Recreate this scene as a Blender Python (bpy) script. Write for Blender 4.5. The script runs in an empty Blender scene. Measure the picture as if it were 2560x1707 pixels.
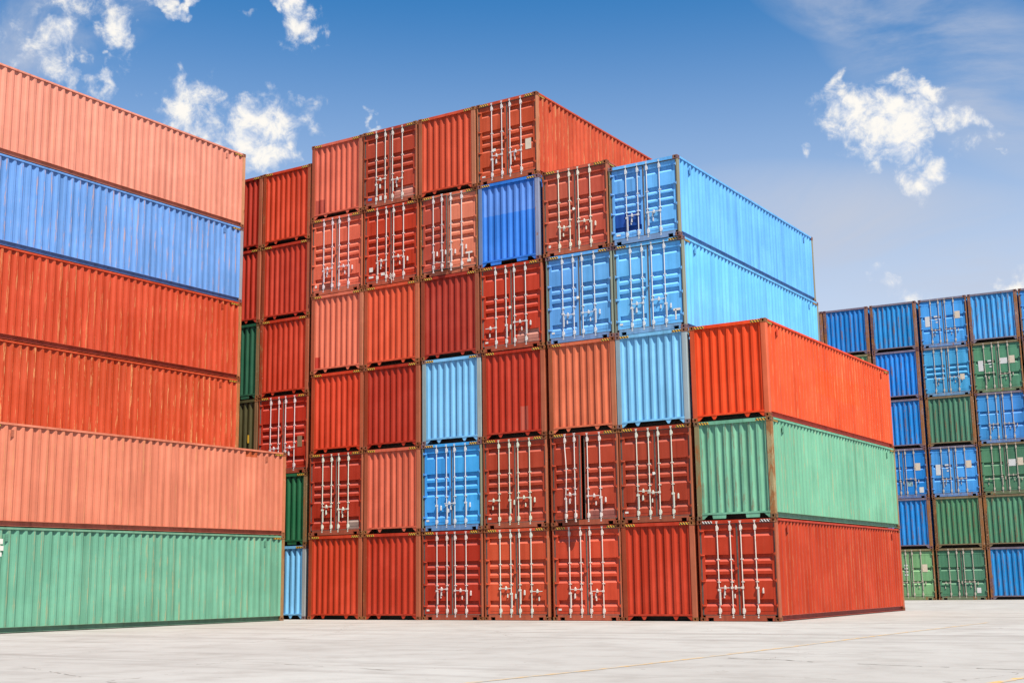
import bpy, math, random
from mathutils import Vector, Matrix

S = bpy.context.scene
random.seed(7)

# ------------------------------------------------------------------ camera
cam_d = bpy.data.cameras.new("camera")
cam = bpy.data.objects.new("camera", cam_d)
S.collection.objects.link(cam)
_r = Vector((0.84295505, 0.53780658, -0.01381533))
_u = Vector((0.10936659, -0.14616396, 0.98319634))
_f = Vector((-0.52675016, 0.83030126, 0.18202772))
cam.matrix_world = Matrix(((_r.x, _u.x, -_f.x, 13.674), (_r.y, _u.y, -_f.y, -35.384),
                           (_r.z, _u.z, -_f.z, 1.193), (0, 0, 0, 1)))
cam_d.sensor_width = 36.0
cam_d.lens = 36.0 * 1.2679
cam_d.clip_start = 0.1
cam_d.clip_end = 5000.0
S.camera = cam

# ------------------------------------------------------------------ sun, sky, exposure
SUN_AZ = math.atan2(-0.52, 0.854)          # direction TO the sun in plan: +x, -y
SUN_EL = math.radians(58)
sun_d = bpy.data.lights.new("sun", 'SUN')
sun_d.energy = 5.0
sun_d.angle = math.radians(0.53)
sun_d.color = (1.0, 0.93, 0.80)
sun = bpy.data.objects.new("sun", sun_d)
S.collection.objects.link(sun)
sdir = Vector((math.cos(SUN_EL) * math.cos(SUN_AZ), math.cos(SUN_EL) * math.sin(SUN_AZ), math.sin(SUN_EL)))
sun.rotation_euler = sdir.to_track_quat('Z', 'Y').to_euler()
sun.location = sdir * 60

S.view_settings.view_transform = 'Standard'
S.view_settings.look = 'None'
S.view_settings.exposure = 0.92
S.view_settings.gamma = 1.0
S.view_settings.use_curve_mapping = False


class NT:
    """small helper round a node tree"""
    def __init__(self, tree):
        self.t = tree
        self.n = tree.nodes
        self.l = tree.links

    def new(self, kind, **kw):
        nd = self.n.new(kind)
        for k, v in kw.items():
            setattr(nd, k, v)
        return nd

    def put(self, sock, v):
        if isinstance(v, bpy.types.NodeSocket):
            self.l.new(v, sock)
        elif v is not None:
            if hasattr(sock.default_value, '__len__') and not hasattr(v, '__len__'):
                v = (v,) * len(sock.default_value)
            elif hasattr(sock.default_value, '__len__') and len(sock.default_value) == 4 and len(v) == 3:
                v = (*v, 1)
            sock.default_value = v

    def m(self, op, a, b=None, c=None, clamp=False):
        nd = self.new('ShaderNodeMath', operation=op, use_clamp=clamp)
        for i, v in enumerate((a, b, c)):
            if v is not None:
                self.put(nd.inputs[i], v)
        return nd.outputs[0]

    def vm(self, op, a, b=None, out=0):
        nd = self.new('ShaderNodeVectorMath', operation=op)
        self.put(nd.inputs[0], a)
        if b is not None:
            self.put(nd.inputs[1], b)
        return nd.outputs[out]

    def ramp(self, v, lo, hi):
        nd = self.new('ShaderNodeMapRange', interpolation_type='SMOOTHSTEP')
        self.put(nd.inputs['Value'], v)
        self.put(nd.inputs['From Min'], lo)
        self.put(nd.inputs['From Max'], hi)
        return nd.outputs[0]

    def mix(self, f, a, b, blend='MIX'):
        nd = self.new('ShaderNodeMix', data_type='RGBA', blend_type=blend)
        self.put(nd.inputs[0], f)
        self.put(nd.inputs[6], a)
        self.put(nd.inputs[7], b)
        return nd.outputs[2]

    def noise(self, vec, scale, detail=4, rough=0.55, dist=0.0):
        nd = self.new('ShaderNodeTexNoise')
        self.put(nd.inputs['Vector'], vec)
        nd.inputs['Scale'].default_value = scale
        nd.inputs['Detail'].default_value = detail
        nd.inputs['Roughness'].default_value = rough
        nd.inputs['Distortion'].default_value = dist
        return nd.outputs[0]

    def scale(self, vec, s):
        return self.vm('MULTIPLY', vec, s)


world = bpy.data.worlds.new("World")
S.world = world
world.use_nodes = True
w = NT(world.node_tree)
w.n.clear()
sky = w.new('ShaderNodeTexSky', sky_type='NISHITA', sun_disc=False)
sky.sun_elevation = SUN_EL
sky.sun_rotation = math.atan2(sdir.x, sdir.y)
sky.altitude = 300.0
sky.air_density = 1.0
sky.dust_density = 0.6
sky.ozone_density = 3.0
dirn = w.new('ShaderNodeTexCoord').outputs['Generated']
sep = w.new('ShaderNodeSeparateXYZ')
w.l.new(dirn, sep.inputs[0])
elev = sep.outputs[2]
skyblue = w.mix(1.0, sky.outputs[0], (0.155, 0.57, 0.80), 'MULTIPLY')
low = w.m('SUBTRACT', 1.0, w.ramp(elev, 0.12, 0.46))
skycol = w.mix(w.m('MULTIPLY', low, 0.95), skyblue, (3.45, 3.8, 4.5))


def px_dir(px, py):
    """direction in the sky seen at a photograph pixel of the fitted camera"""
    a = (px - 1280) / 2560 / 1.2679
    b = -(py - 853.5) / 2560 / 1.2679
    return (_f + a * _r + b * _u).normalized()


# cumulus puffs: (photo x, y, half width, half height, tilt degrees, solidity)
PUFFS = [(280, 75, 46, 64, 0, .9), (120, 135, 44, 44, 40, .6), (245, 195, 42, 22, -20, .7), (60, 165, 30, 18, 0, .5), (165, 165, 22, 30, 30, .6),
         (20, 60, 60, 50, 0, .35), (200, 20, 90, 40, 10, .4),
         (465, 250, 92, 72, 30, 1.1), (640, 345, 125, 72, 28, 1.15), (560, 330, 80, 50, 20, .9), (730, 265, 16, 18, 0, .6), (585, 262, 12, 20, 0, .5), (333, 225, 20, 12, 40, .5),
         (745, 75, 60, 42, 52, 1.0), (700, 35, 20, 28, 0, .8), (690, 105, 18, 11, 0, .6), (395, 8, 70, 14, 0, .7), (620, 4, 22, 10, 0, .5),
         (900, 255, 14, 14, 0, .75), (903, 285, 12, 16, 0, .75), (905, 312, 8, 10, 0, .6),
         (2195, 318, 98, 72, -8, 1.1), (2275, 385, 92, 56, 10, 1.1), (2270, 340, 92, 66, 0, 1.1), (2390, 305, 66, 30, -28, .9), (2315, 230, 85, 34, -22, .85), (2110, 215, 25, 38, -15, .7), (2040, 365, 16, 16, 0, .6),
         (2545, 672, 52, 26, 0, .9), (2240, 735, 60, 28, 0, .6), (2480, 385, 22, 8, 0, .4)]
pxr = 2560 * 1.2679
wn1 = w.new('ShaderNodeTexNoise'); wn1.inputs['Scale'].default_value = 22.0; wn1.inputs['Detail'].default_value = 3.0
wn2 = w.new('ShaderNodeTexNoise'); wn2.inputs['Scale'].default_value = 75.0; wn2.inputs['Detail'].default_value = 5.0
w.l.new(dirn, wn1.inputs['Vector']); w.l.new(dirn, wn2.inputs['Vector'])
wv = w.vm('ADD', w.scale(w.vm('SUBTRACT', wn1.outputs['Color'], (.5, .5, .5)), (.075,) * 3), w.scale(w.vm('SUBTRACT', wn2.outputs['Color'], (.5, .5, .5)), (.028,) * 3))
wdir = w.vm('ADD', dirn, wv)
best = None
for (px, py, a, b, tilt, sol) in PUFFS:
    a, b = a * 1.12, b * 1.12
    d = px_dir(px, py)
    e1 = (_r - d * _r.dot(d)).normalized()
    e2 = d.cross(e1)
    t = math.radians(-tilt)
    f1 = e1 * math.cos(t) + e2 * math.sin(t)
    f2 = -e1 * math.sin(t) + e2 * math.cos(t)
    uu = w.vm('DOT_PRODUCT', wdir, tuple(f1 * (pxr / a / 1.35)), out=1)
    vv = w.vm('DOT_PRODUCT', wdir, tuple(f2 * (pxr / b / 1.35)), out=1)
    r2 = w.m('MULTIPLY_ADD', uu, uu, w.m('MULTIPLY', vv, vv))
    front = w.m('GREATER_THAN', w.vm('DOT_PRODUCT', dirn, tuple(d), out=1), 0.5)
    k = w.m('MULTIPLY', w.m('SUBTRACT', 1.0, r2, clamp=True), w.m('MULTIPLY', front, sol))
    best = k if best is None else w.m('MAXIMUM', best, k)
fine = w.noise(dirn, 62.0, 10, 0.66, 0.3)
mid = w.noise(dirn, 13.0, 6, 0.55, 0.2)
dens = w.m('ADD', w.m('MULTIPLY', best, 1.0), w.m('MULTIPLY_ADD', fine, 2.1, w.m('MULTIPLY_ADD', mid, 0.8, -1.57)))
cmask = w.m('MULTIPLY', w.ramp(dens, 0.18, 1.05), w.ramp(best, 0.0, 0.22))
# thin streaked high cloud, upper right, and pale bands low down
ci_rot = w.new('ShaderNodeMapping', vector_type='POINT')
w.l.new(dirn, ci_rot.inputs[0])
ci_rot.inputs['Rotation'].default_value = (0.35, 0.5, 0.55)
ci_rot.inputs['Scale'].default_value = (2.2, 9.0, 9.0)
ci_n = w.noise(ci_rot.outputs[0], 1.6, 9, 0.6, 0.6)
ci_sum = None
for (px, py, a, b, tilt) in [(2480, 200, 480, 190, -25), (2300, 600, 650, 170, -10), (150, 60, 330, 120, 20), (2150, 60, 300, 80, -20)]:
    d = px_dir(px, py)
    e1 = (_r - d * _r.dot(d)).normalized()
    e2 = d.cross(e1)
    t = math.radians(-tilt)
    f1 = e1 * math.cos(t) + e2 * math.sin(t)
    f2 = -e1 * math.sin(t) + e2 * math.cos(t)
    uu = w.vm('DOT_PRODUCT', dirn, tuple(f1 * (pxr / a)), out=1)
    vv = w.vm('DOT_PRODUCT', dirn, tuple(f2 * (pxr / b)), out=1)
    k = w.m('SUBTRACT', 1.0, w.m('MULTIPLY_ADD', uu, uu, w.m('MULTIPLY', vv, vv)), clamp=True)
    k = w.m('MULTIPLY', k, w.m('GREATER_THAN', w.vm('DOT_PRODUCT', dirn, tuple(d), out=1), 0.3))
    ci_sum = k if ci_sum is None else w.m('MAXIMUM', ci_sum, k)
ci = w.m('MULTIPLY', w.m('MULTIPLY', w.ramp(ci_n, 0.28, 0.72), ci_sum), 1.0, clamp=True)
lump = w.noise(w.vm('ADD', dirn, tuple(sdir * 0.012)), 62.0, 5, 0.6, 0.3)
body = w.ramp(w.m('ADD', w.m('MULTIPLY', dens, 0.55), w.m('MULTIPLY', w.m('SUBTRACT', fine, lump), 1.6)), -0.05, 0.75)
ccol = w.mix(body, (3.7, 4.0, 4.6), (5.3, 5.12, 4.8))
c1 = w.mix(ci, skycol, (2.9, 3.15, 3.75))
c2 = w.mix(cmask, c1, ccol)
bg = w.new('ShaderNodeBackground')
bg.inputs['Strength'].default_value = 0.1
w.l.new(c2, bg.inputs['Color'])
wo = w.new('ShaderNodeOutputWorld')
w.l.new(bg.outputs[0], wo.inputs[0])


# ------------------------------------------------------------------ materials
def new_mat(name):
    mt = bpy.data.materials.new(name)
    mt.use_nodes = True
    t = NT(mt.node_tree)
    t.n.clear()
    bs = t.new('ShaderNodeBsdfPrincipled')
    o = t.new('ShaderNodeOutputMaterial')
    t.l.new(bs.outputs[0], o.inputs[0])
    return mt, t, bs


def paint_material():
    """weathered container paint: colour, wear, scuff and patch come from the object"""
    mt, t, bs = new_mat("weathered_paint")
    oi = t.new('ShaderNodeObjectInfo')
    col = oi.outputs['Color']
    rnd = oi.outputs['Random']
    pos = t.new('ShaderNodeTexCoord').outputs['Object']

    def attr(nm):
        return t.new('ShaderNodeAttribute', attribute_type='OBJECT', attribute_name=nm)
    wear = attr('wear').outputs['Fac']
    scuff = attr('scuff').outputs['Fac']
    lo = attr('patch_lo').outputs['Vector']
    hi = attr('patch_hi').outputs['Vector']
    pcol = attr('patch_col').outputs['Vector']
    off = t.new('ShaderNodeCombineXYZ')
    t.l.new(t.m('MULTIPLY', rnd, 91.0), off.inputs[0])
    t.l.new(t.m('MULTIPLY', rnd, 57.0), off.inputs[1])
    t.l.new(t.m('MULTIPLY', rnd, 23.0), off.inputs[2])
    p = t.vm('ADD', pos, off.outputs[0])
    # repainted rectangle
    ps = t.new('ShaderNodeSeparateXYZ'); t.l.new(pos, ps.inputs[0])
    a = t.vm('SUBTRACT', pos, lo); b = t.vm('SUBTRACT', hi, pos)
    mn = t.vm('MINIMUM', a, b)
    sx = t.new('ShaderNodeSeparateXYZ'); t.l.new(mn, sx.inputs[0])
    inside = t.m('MINIMUM', t.m('MINIMUM', sx.outputs[0], sx.outputs[1]), sx.outputs[2])
    pm = t.ramp(t.m('ADD', inside, t.m('MULTIPLY', t.m('SUBTRACT', t.noise(p, 9, 3), 0.5), 0.02)), 0.0, 0.006)
    base = t.mix(pm, col, pcol)
    # sun-faded clouds and rain streaks
    fade = t.noise(p, 0.7, 4, 0.6)
    streak = t.noise(t.scale(p, (7.0, 7.0, 0.28)), 1.0, 6, 0.62)
    fine = t.noise(t.scale(p, (28.0, 28.0, 1.4)), 1.0, 3, 0.6)
    pale = t.mix(0.025, t.mix(1.0, base, (1.38, 1.38, 1.38), 'MULTIPLY'), (0.8, 0.7, 0.6))
    c = t.mix(t.m('MULTIPLY', t.ramp(fade, 0.38, 0.72), 0.42), base, pale)
    c = t.mix(t.m('MULTIPLY', t.ramp(streak, 0.50, 0.78), 0.5), c, t.mix(1.0, c, (0.5, 0.46, 0.44), 'MULTIPLY'))
    c = t.mix(t.m('MULTIPLY', t.ramp(fine, 0.6, 0.8), 0.3), c, pale)
    # every rib faded a little differently
    rib = t.noise(t.scale(p, (3.4, 3.4, 0.06)), 1.0, 3, 0.7)
    c = t.mix(t.m('MULTIPLY', t.ramp(rib, 0.36, 0.66), 0.34), c, t.mix(0.03, t.mix(1.0, c, (1.3, 1.3, 1.3), 'MULTIPLY'), (0.75, 0.62, 0.5)))
    c = t.mix(t.m('MULTIPLY', t.ramp(rib, 0.52, 0.30), 0.35), c, t.mix(1.0, c, (0.66, 0.58, 0.55), 'MULTIPLY'))
    # rust runs
    run = t.noise(t.scale(p, (16.0, 16.0, 0.55)), 1.0, 5, 0.68)
    c = t.mix(t.m('MULTIPLY', t.m('MULTIPLY', t.ramp(run, 0.62, 0.72), wear), 1.3, clamp=True), c, t.mix(0.55, c, (0.13, 0.055, 0.022)))
    # scuffed ridges
    ax = t.m('ABSOLUTE', ps.outputs[0])
    ridge = t.ramp(ax, 1.185, 1.197)
    sn = t.noise(t.scale(p, (0.0, 7.0, 0.3)), 1.0, 7, 0.74, 0.2)
    sn2 = t.noise(t.scale(p, (30.0, 30.0, 2.2)), 1.0, 5, 0.7)
    sm = t.m('MULTIPLY', t.m('MULTIPLY', t.ramp(t.m('MULTIPLY', t.m('ADD', sn, sn2), 0.5), 0.53, 0.57), ridge), scuff, clamp=True)
    c = t.mix(sm, c, (0.52, 0.27, 0.11))
    # worn crests of the end walls
    escuff = attr('endscuff').outputs['Fac']
    crest = t.m('MULTIPLY', t.ramp(ps.outputs[1], 0.058, 0.044), t.ramp(ps.outputs[1], 0.026, 0.030))
    en = t.noise(t.scale(p, (7.0, 0.0, 0.9)), 1.0, 7, 0.72, 0.4)
    em = t.m('MULTIPLY', t.m('MULTIPLY', t.ramp(t.m('MULTIPLY', t.m('ADD', en, sn2), 0.5), 0.50, 0.56), crest), escuff, clamp=True)
    c = t.mix(em, c, t.mix(t.noise(p, 9, 4, .7), (0.06, 0.028, 0.014), (0.24, 0.13, 0.075)))
    # grime gathering along the foot of a panel
    grime = t.m('MULTIPLY', t.m('MULTIPLY', t.ramp(ps.outputs[2], 0.75, 0.15), t.ramp(streak, 0.40, 0.62)), t.m('MULTIPLY', wear, 0.9))
    c = t.mix(t.m('MULTIPLY', grime, 0.55), c, t.mix(0.5, c, (0.10, 0.06, 0.035)))
    # sunlit brightness painted onto upward faces like door ledges, plus dusty chalked paint
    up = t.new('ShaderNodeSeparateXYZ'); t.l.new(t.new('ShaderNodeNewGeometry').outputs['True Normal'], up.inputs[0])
    dust_light = t.m('MULTIPLY', t.ramp(up.outputs[2], 0.25, 0.6), t.m('MULTIPLY_ADD', streak, 0.3, 0.22))
    c = t.mix(dust_light, c, t.mix(0.16, t.mix(1.0, base, (1.25, 1.25, 1.25), 'MULTIPLY'), (0.8, 0.72, 0.64)))
    # small chips
    chip = t.noise(t.scale(p, (22.0, 22.0, 12.0)), 1.0, 6, 0.7)
    thr = t.m('MULTIPLY_ADD', wear, -0.23, 0.80)
    cm = t.ramp(chip, thr, t.m('ADD', thr, 0.04))
    c = t.mix(t.m('MULTIPLY', cm, 0.8), c, (0.46, 0.33, 0.24))
    # rust
    rn = t.noise(t.scale(p, (5.0, 5.0, 1.6)), 1.0, 9, 0.68, 0.4)
    thr2 = t.m('MULTIPLY_ADD', wear, -0.42, 0.85)
    rm = t.ramp(rn, thr2, t.m('ADD', thr2, 0.09))
    rcol = t.mix(t.noise(p, 17, 5, 0.7), (0.075, 0.030, 0.013), (0.36, 0.145, 0.045))
    c = t.mix(t.m('MULTIPLY', rm, 0.92), c, rcol)
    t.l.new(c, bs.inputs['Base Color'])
    t.put(bs.inputs['Roughness'], t.m('MULTIPLY_ADD', rm, 0.25, t.m('MULTIPLY_ADD', fade, 0.25, 0.42)))
    bs.inputs['Specular IOR Level'].default_value = 0.2
    bp = t.new('ShaderNodeBump')
    bp.inputs['Strength'].default_value = 0.22
    bp.inputs['Distance'].default_value = 0.02
    t.l.new(t.m('ADD', t.noise(p, 2.6, 3, 0.5), t.m('MULTIPLY', rn, 0.12)), bp.inputs['Height'])
    t.l.new(bp.outputs[0], bs.inputs['Normal'])
    return mt


def rod_material():
    mt, t, bs = new_mat("galvanised_white")
    pos = t.new('ShaderNodeTexCoord').outputs['Object']
    rnd = t.new('ShaderNodeObjectInfo').outputs['Random']
    off = t.new('ShaderNodeCombineXYZ'); t.l.new(t.m('MULTIPLY', rnd, 40), off.inputs[2])
    p = t.vm('ADD', pos, off.outputs[0])
    col = t.new('ShaderNodeObjectInfo').outputs['Color']
    n = t.noise(t.scale(p, (20, 20, 5)), 1.0, 6, 0.7)
    c = t.mix(t.ramp(n, 0.60, 0.72), col, (0.36, 0.21, 0.12))
    c = t.mix(t.m('MULTIPLY', t.noise(p, 3, 3), 0.25), c, (0.5, 0.47, 0.43))
    t.l.new(c, bs.inputs['Base Color'])
    bs.inputs['Roughness'].default_value = 0.5
    bs.inputs['Metallic'].default_value = 0.0
    return mt


def simple_material(name, rough=0.7, amt=0.4):
    mt, t, bs = new_mat(name)
    pos = t.new('ShaderNodeTexCoord').outputs['Object']
    col = t.new('ShaderNodeObjectInfo').outputs['Color']
    n = t.noise(pos, 9, 6, 0.65)
    c = t.mix(t.m('MULTIPLY', t.ramp(n, 0.4, 0.75), amt), col, t.mix(0.6, col, (0.20, 0.15, 0.10)))
    t.l.new(c, bs.inputs['Base Color'])
    bs.inputs['Roughness'].default_value = rough
    return mt


def hazard_material():
    mt, t, bs = new_mat("hazard_stripes")
    pos = t.new('ShaderNodeTexCoord').outputs['Object']
    s = t.new('ShaderNodeSeparateXYZ'); t.l.new(pos, s.inputs[0])
    k = t.m('ADD', t.m('ADD', s.outputs[0], s.outputs[1]), t.m('MULTIPLY', s.outputs[2], 0.75))
    fr = t.m('FRACT', t.m('MULTIPLY', k, 11.5))
    st = t.ramp(fr, 0.50, 0.54)
    st2 = t.m('MULTIPLY', st, t.ramp(fr, 1.0, 0.97))
    col = t.new('ShaderNodeObjectInfo').outputs['Color']
    n = t.noise(pos, 22, 6, 0.7)
    c = t.mix(st2, (0.022, 0.02, 0.018), col)
    c = t.mix(t.m('MULTIPLY', t.ramp(n, 0.56, 0.68), 0.8), c, (0.15, 0.06, 0.03))
    t.l.new(c, bs.inputs['Base Color'])
    bs.inputs['Roughness'].default_value = 0.6
    return mt


def concrete_material():
    mt, t, bs = new_mat("worn_concrete")
    pos = t.new('ShaderNodeTexCoord').outputs['Object']
    big = t.noise(pos, 0.09, 6, 0.6)
    mid = t.noise(pos, 0.9, 8, 0.65)
    grain = t.noise(pos, 28, 4, 0.7)
    c = t.mix(t.ramp(big, 0.32, 0.68), (0.292, 0.276, 0.262), (0.335, 0.322, 0.309))
    c = t.mix(t.m('MULTIPLY', t.ramp(mid, 0.40, 0.75), 0.62), c, (0.21, 0.19, 0.175))
    c = t.mix(t.m('MULTIPLY', t.ramp(grain, 0.5, 0.8), 0.16), c, (0.16, 0.145, 0.13))
    # tyre tracks: long soft dark bands, most of them along the quay front (x)
    trk = t.noise(t.vm('ADD', t.scale(pos, (0.045, 0.85, 0.0)), (3.1, 0.4, 0)), 1.0, 5, 0.6, 0.25)
    c = t.mix(t.m('MULTIPLY', t.ramp(trk, 0.52, 0.70), 0.52), c, (0.17, 0.15, 0.138))
    rot = t.new('ShaderNodeMapping'); t.l.new(pos, rot.inputs[0])
    rot.inputs['Rotation'].default_value = (0, 0, 0.45)
    rot.inputs['Scale'].default_value = (0.07, 1.5, 0)
    trk2 = t.noise(rot.outputs[0], 1.0, 6, 0.62, 0.4)
    c = t.mix(t.m('MULTIPLY', t.ramp(trk2, 0.55, 0.70), 0.3), c, (0.16, 0.145, 0.135))
    fs = t.noise(t.scale(pos, (0.5, 9.0, 0.0)), 1.0, 6, 0.7, 0.3)
    c = t.mix(t.m('MULTIPLY', t.ramp(fs, 0.56, 0.74), 0.25), c, (0.17, 0.15, 0.135))
    c = t.mix(t.m('MULTIPLY', t.ramp(fs, 0.42, 0.30), 0.3), c, (0.37, 0.355, 0.34))
    # hair cracks
    wob = t.vm('ADD', pos, t.scale(t.new('ShaderNodeTexNoise').outputs['Color'], (0, 0, 0)))
    dn = t.new('ShaderNodeTexNoise'); dn.inputs['Scale'].default_value = 1.3; dn.inputs['Detail'].default_value = 5
    t.l.new(pos, dn.inputs['Vector'])
    wob = t.vm('ADD', pos, t.scale(dn.outputs['Color'], (1.1, 1.1, 0)))
    vo = t.new('ShaderNodeTexVoronoi', feature='DISTANCE_TO_EDGE', voronoi_dimensions='2D')
    vo.inputs['Scale'].default_value = 0.16
    t.l.new(wob, vo.inputs['Vector'])
    gate = t.ramp(t.noise(pos, 0.35, 3), 0.44, 0.58)
    cr = t.m('MULTIPLY', t.m('SUBTRACT', 1.0, t.ramp(vo.outputs['Distance'], 0.0005, 0.0035)), gate)
    c = t.mix(t.m('MULTIPLY', cr, 0.6), c, (0.12, 0.10, 0.085))
    # spots of oil and grit
    sp = t.noise(pos, 5.5, 3, 0.5)
    c = t.mix(t.m('MULTIPLY', t.ramp(sp, 0.70, 0.75), 0.6), c, (0.13, 0.11, 0.095))
    t.l.new(c, bs.inputs['Base Color'])
    bs.inputs['Roughness'].default_value = 0.85
    bs.inputs['Specular IOR Level'].default_value = 0.2
    bp = t.new('ShaderNodeBump'); bp.inputs['Strength'].default_value = 0.25; bp.inputs['Distance'].default_value = 0.01
    t.l.new(t.m('ADD', mid, t.m('MULTIPLY', grain, 0.4)), bp.inputs['Height'])
    t.l.new(bp.outputs[0], bs.inputs['Normal'])
    return mt


PAINT = paint_material()
RODS = rod_material()
RUBBER = simple_material("grey_rubber", 0.8, 0.55)
STICK = simple_material("sticker_vinyl", 0.55, 0.35)
HAZ = hazard_material()
CONC = concrete_material()


# ------------------------------------------------------------------ mesh helper
class MB:
    def __init__(self):
        self.v = []
        self.f = []

    def quad(self, a, b, c, d):
        i = len(self.v)
        self.v += [tuple(a), tuple(b), tuple(c), tuple(d)]
        self.f.append((i, i + 1, i + 2, i + 3))

    def box(self, x0, x1, y0, y1, z0, z1):
        i = len(self.v)
        self.v += [(x0, y0, z0), (x1, y0, z0), (x1, y1, z0), (x0, y1, z0), (x0, y0, z1), (x1, y0, z1), (x1, y1, z1), (x0, y1, z1)]
        for q in ((0, 3, 2, 1), (4, 5, 6, 7), (0, 1, 5, 4), (1, 2, 6, 5), (2, 3, 7, 6), (3, 0, 4, 7)):
            self.f.append(tuple(i + k for k in q))

    def prism(self, poly, axis, a0, a1):
        """poly: list of 2-D points; axis: 'x','y' or 'z' = extrusion direction"""
        def P(p, a):
            return {'x': (a, p[0], p[1]), 'y': (p[0], a, p[1]), 'z': (p[0], p[1], a)}[axis]
        i = len(self.v)
        n = len(poly)
        self.v += [P(p, a0) for p in poly] + [P(p, a1) for p in poly]
        self.f.append(tuple(range(i, i + n)))
        self.f.append(tuple(range(i + 2 * n - 1, i + n - 1, -1)))
        for k in range(n):
            k2 = (k + 1) % n
            self.f.append((i + k, i + n + k, i + n + k2, i + k2))

    def tube(self, pts, r, seg=8):
        i0 = len(self.v)
        pts = [Vector(p) for p in pts]
        for k, p in enumerate(pts):
            d = (pts[min(k + 1, len(pts) - 1)] - pts[max(k - 1, 0)]).normalized()
            a = d.orthogonal().normalized() if abs(d.z) < 0.9 else (Vector((1, 0, 0)) - d * d.x).normalized()
            b = d.cross(a)
            for s in range(seg):
                t = 2 * math.pi * s / seg
                self.v.append(tuple(p + a * (r * math.cos(t)) + b * (r * math.sin(t))))
        for k in range(len(pts) - 1):
            for s in range(seg):
                s2 = (s + 1) % seg
                self.f.append((i0 + k * seg + s, i0 + k * seg + s2, i0 + (k + 1) * seg + s2, i0 + (k + 1) * seg + s))
        self.f.append(tuple(i0 + s for s in range(seg))[::-1])
        self.f.append(tuple(i0 + (len(pts) - 1) * seg + s for s in range(seg)))

    def mesh(self, name, mat, bevel=0.0):
        me = bpy.data.meshes.new(name)
        me.from_pydata(self.v, [], self.f)
        me.materials.append(mat)
        import bmesh
        bm = bmesh.new(); bm.from_mesh(me)
        bmesh.ops.recalc_face_normals(bm, faces=bm.faces)
        bm.to_mesh(me); bm.free()
        me.update()
        return me


W2 = 1.219
LEN = 12.192
CACHE = {}


def cached(fn):
    def g(*a):
        k = (fn.__name__,) + a
        if k not in CACHE:
            CACHE[k] = fn(*a)
        return CACHE[k]
    return g


@cached
def m_casting(sx, back, top, H):
    """hollow corner casting with oval openings in its outer faces"""
    b = MB()
    w_, l_, h_ = 0.162, 0.178, 0.118
    x0, x1 = (W2 - w_, W2) if sx > 0 else (-W2, -W2 + w_)
    y0, y1 = (LEN - l_, LEN) if back else (0.0, l_)
    z0, z1 = (H - 0.002 - h_, H - 0.002) if top else (0.001, h_)

    def face(o, u, v, hu, hv):
        # rectangle o + u,v with an octagonal hole of half sizes hu, hv; rim then hole walls
        o, u, v = Vector(o), Vector(u), Vector(v)
        n = u.cross(v).normalized()
        cen = o + u * 0.5 + v * 0.5
        uu, vv = u.normalized(), v.normalized()
        U, V_ = u.length / 2, v.length / 2
        outer = [(-1, -1), (0, -1), (1, -1), (1, 0), (1, 1), (0, 1), (-1, 1), (-1, 0)]
        inner = [(-.72, -.72), (0, -1), (.72, -.72), (1, 0), (.72, .72), (0, 1), (-.72, .72), (-1, 0)]
        O = [cen + uu * (a * U) + vv * (c * V_) for a, c in outer]
        I = [cen + uu * (a * hu) + vv * (c * hv) for a, c in inner]
        D = [p - n * 0.03 for p in I]
        for k in range(8):
            k2 = (k + 1) % 8
            b.quad(O[k], O[k2], I[k2], I[k])
            b.quad(I[k], I[k2], D[k2], D[k])
    fy = y1 if back else y0
    if back:
        face((x1, y1, z0), (x0 - x1, 0, 0), (0, 0, z1 - z0), .032, .04)
        b.quad((x0, y0, z0), (x1, y0, z0), (x1, y0, z1), (x0, y0, z1))
    else:
        face((x0, y0, z0), (x1 - x0, 0, 0), (0, 0, z1 - z0), .032, .04)
        b.quad((x0, y1, z0), (x1, y1, z0), (x1, y1, z1), (x0, y1, z1))
    if sx > 0:
        face((x1, y0, z0), (0, y1 - y0, 0), (0, 0, z1 - z0), .026, .04)
        b.quad((x0, y0, z0), (x0, y1, z0), (x0, y1, z1), (x0, y0, z1))
    else:
        face((x0, y1, z0), (0, y0 - y1, 0), (0, 0, z1 - z0), .026, .04)
        b.quad((x1, y0, z0), (x1, y1, z0), (x1, y1, z1), (x1, y0, z1))
    b.quad((x0, y0, z0), (x1, y0, z0), (x1, y1, z0), (x0, y1, z0))
    b.quad((x0, y0, z1), (x1, y0, z1), (x1, y1, z1), (x0, y1, z1))
    me = bpy.data.meshes.new("corner_casting")
    me.from_pydata(b.v, [], b.f)
    me.materials.append(PAINT)
    return me


@cached
def m_vent(sx, back, H):
    """little louvred ventilator high on a side panel"""
    b = MB()
    y = LEN - .98 if back else .93
    x0, x1 = sorted((sx * 1.196, sx * 1.2135))
    b.box(x0, x1, y - .045, y + .045, H - .40, H - .20)
    for k in range(4):
        z = H - .385 + k * .047
        b.prism([(sx * 1.2135, z), (sx * 1.2165, z + .004), (sx * 1.2135, z + .028)], 'y', y - .038, y + .038)
    return b.mesh("vent", PAINT)


@cached
def m_lockbox(z):
    b = MB()
    b.box(LEAF_W - .058, LEAF_W - .002, .0, .054, z, z + .085)
    b.box(LEAF_W - .052, LEAF_W + .026, .012, .030, z + .02, z + .06)
    return b.mesh("lock_box", PAINT)


@cached
def m_side_plate(y0, y1, z0, z1):
    b = MB()
    b.box(1.2005, 1.2045, y0, y1, z0, z1)
    return b.mesh("sticker", STICK)


@cached
def m_strap(pts):
    b = MB()
    b.tube(list(pts), .009, 6)
    return b.mesh("strap", STICK)


def post_w(door):
    return 0.052 if door else 0.155


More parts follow.
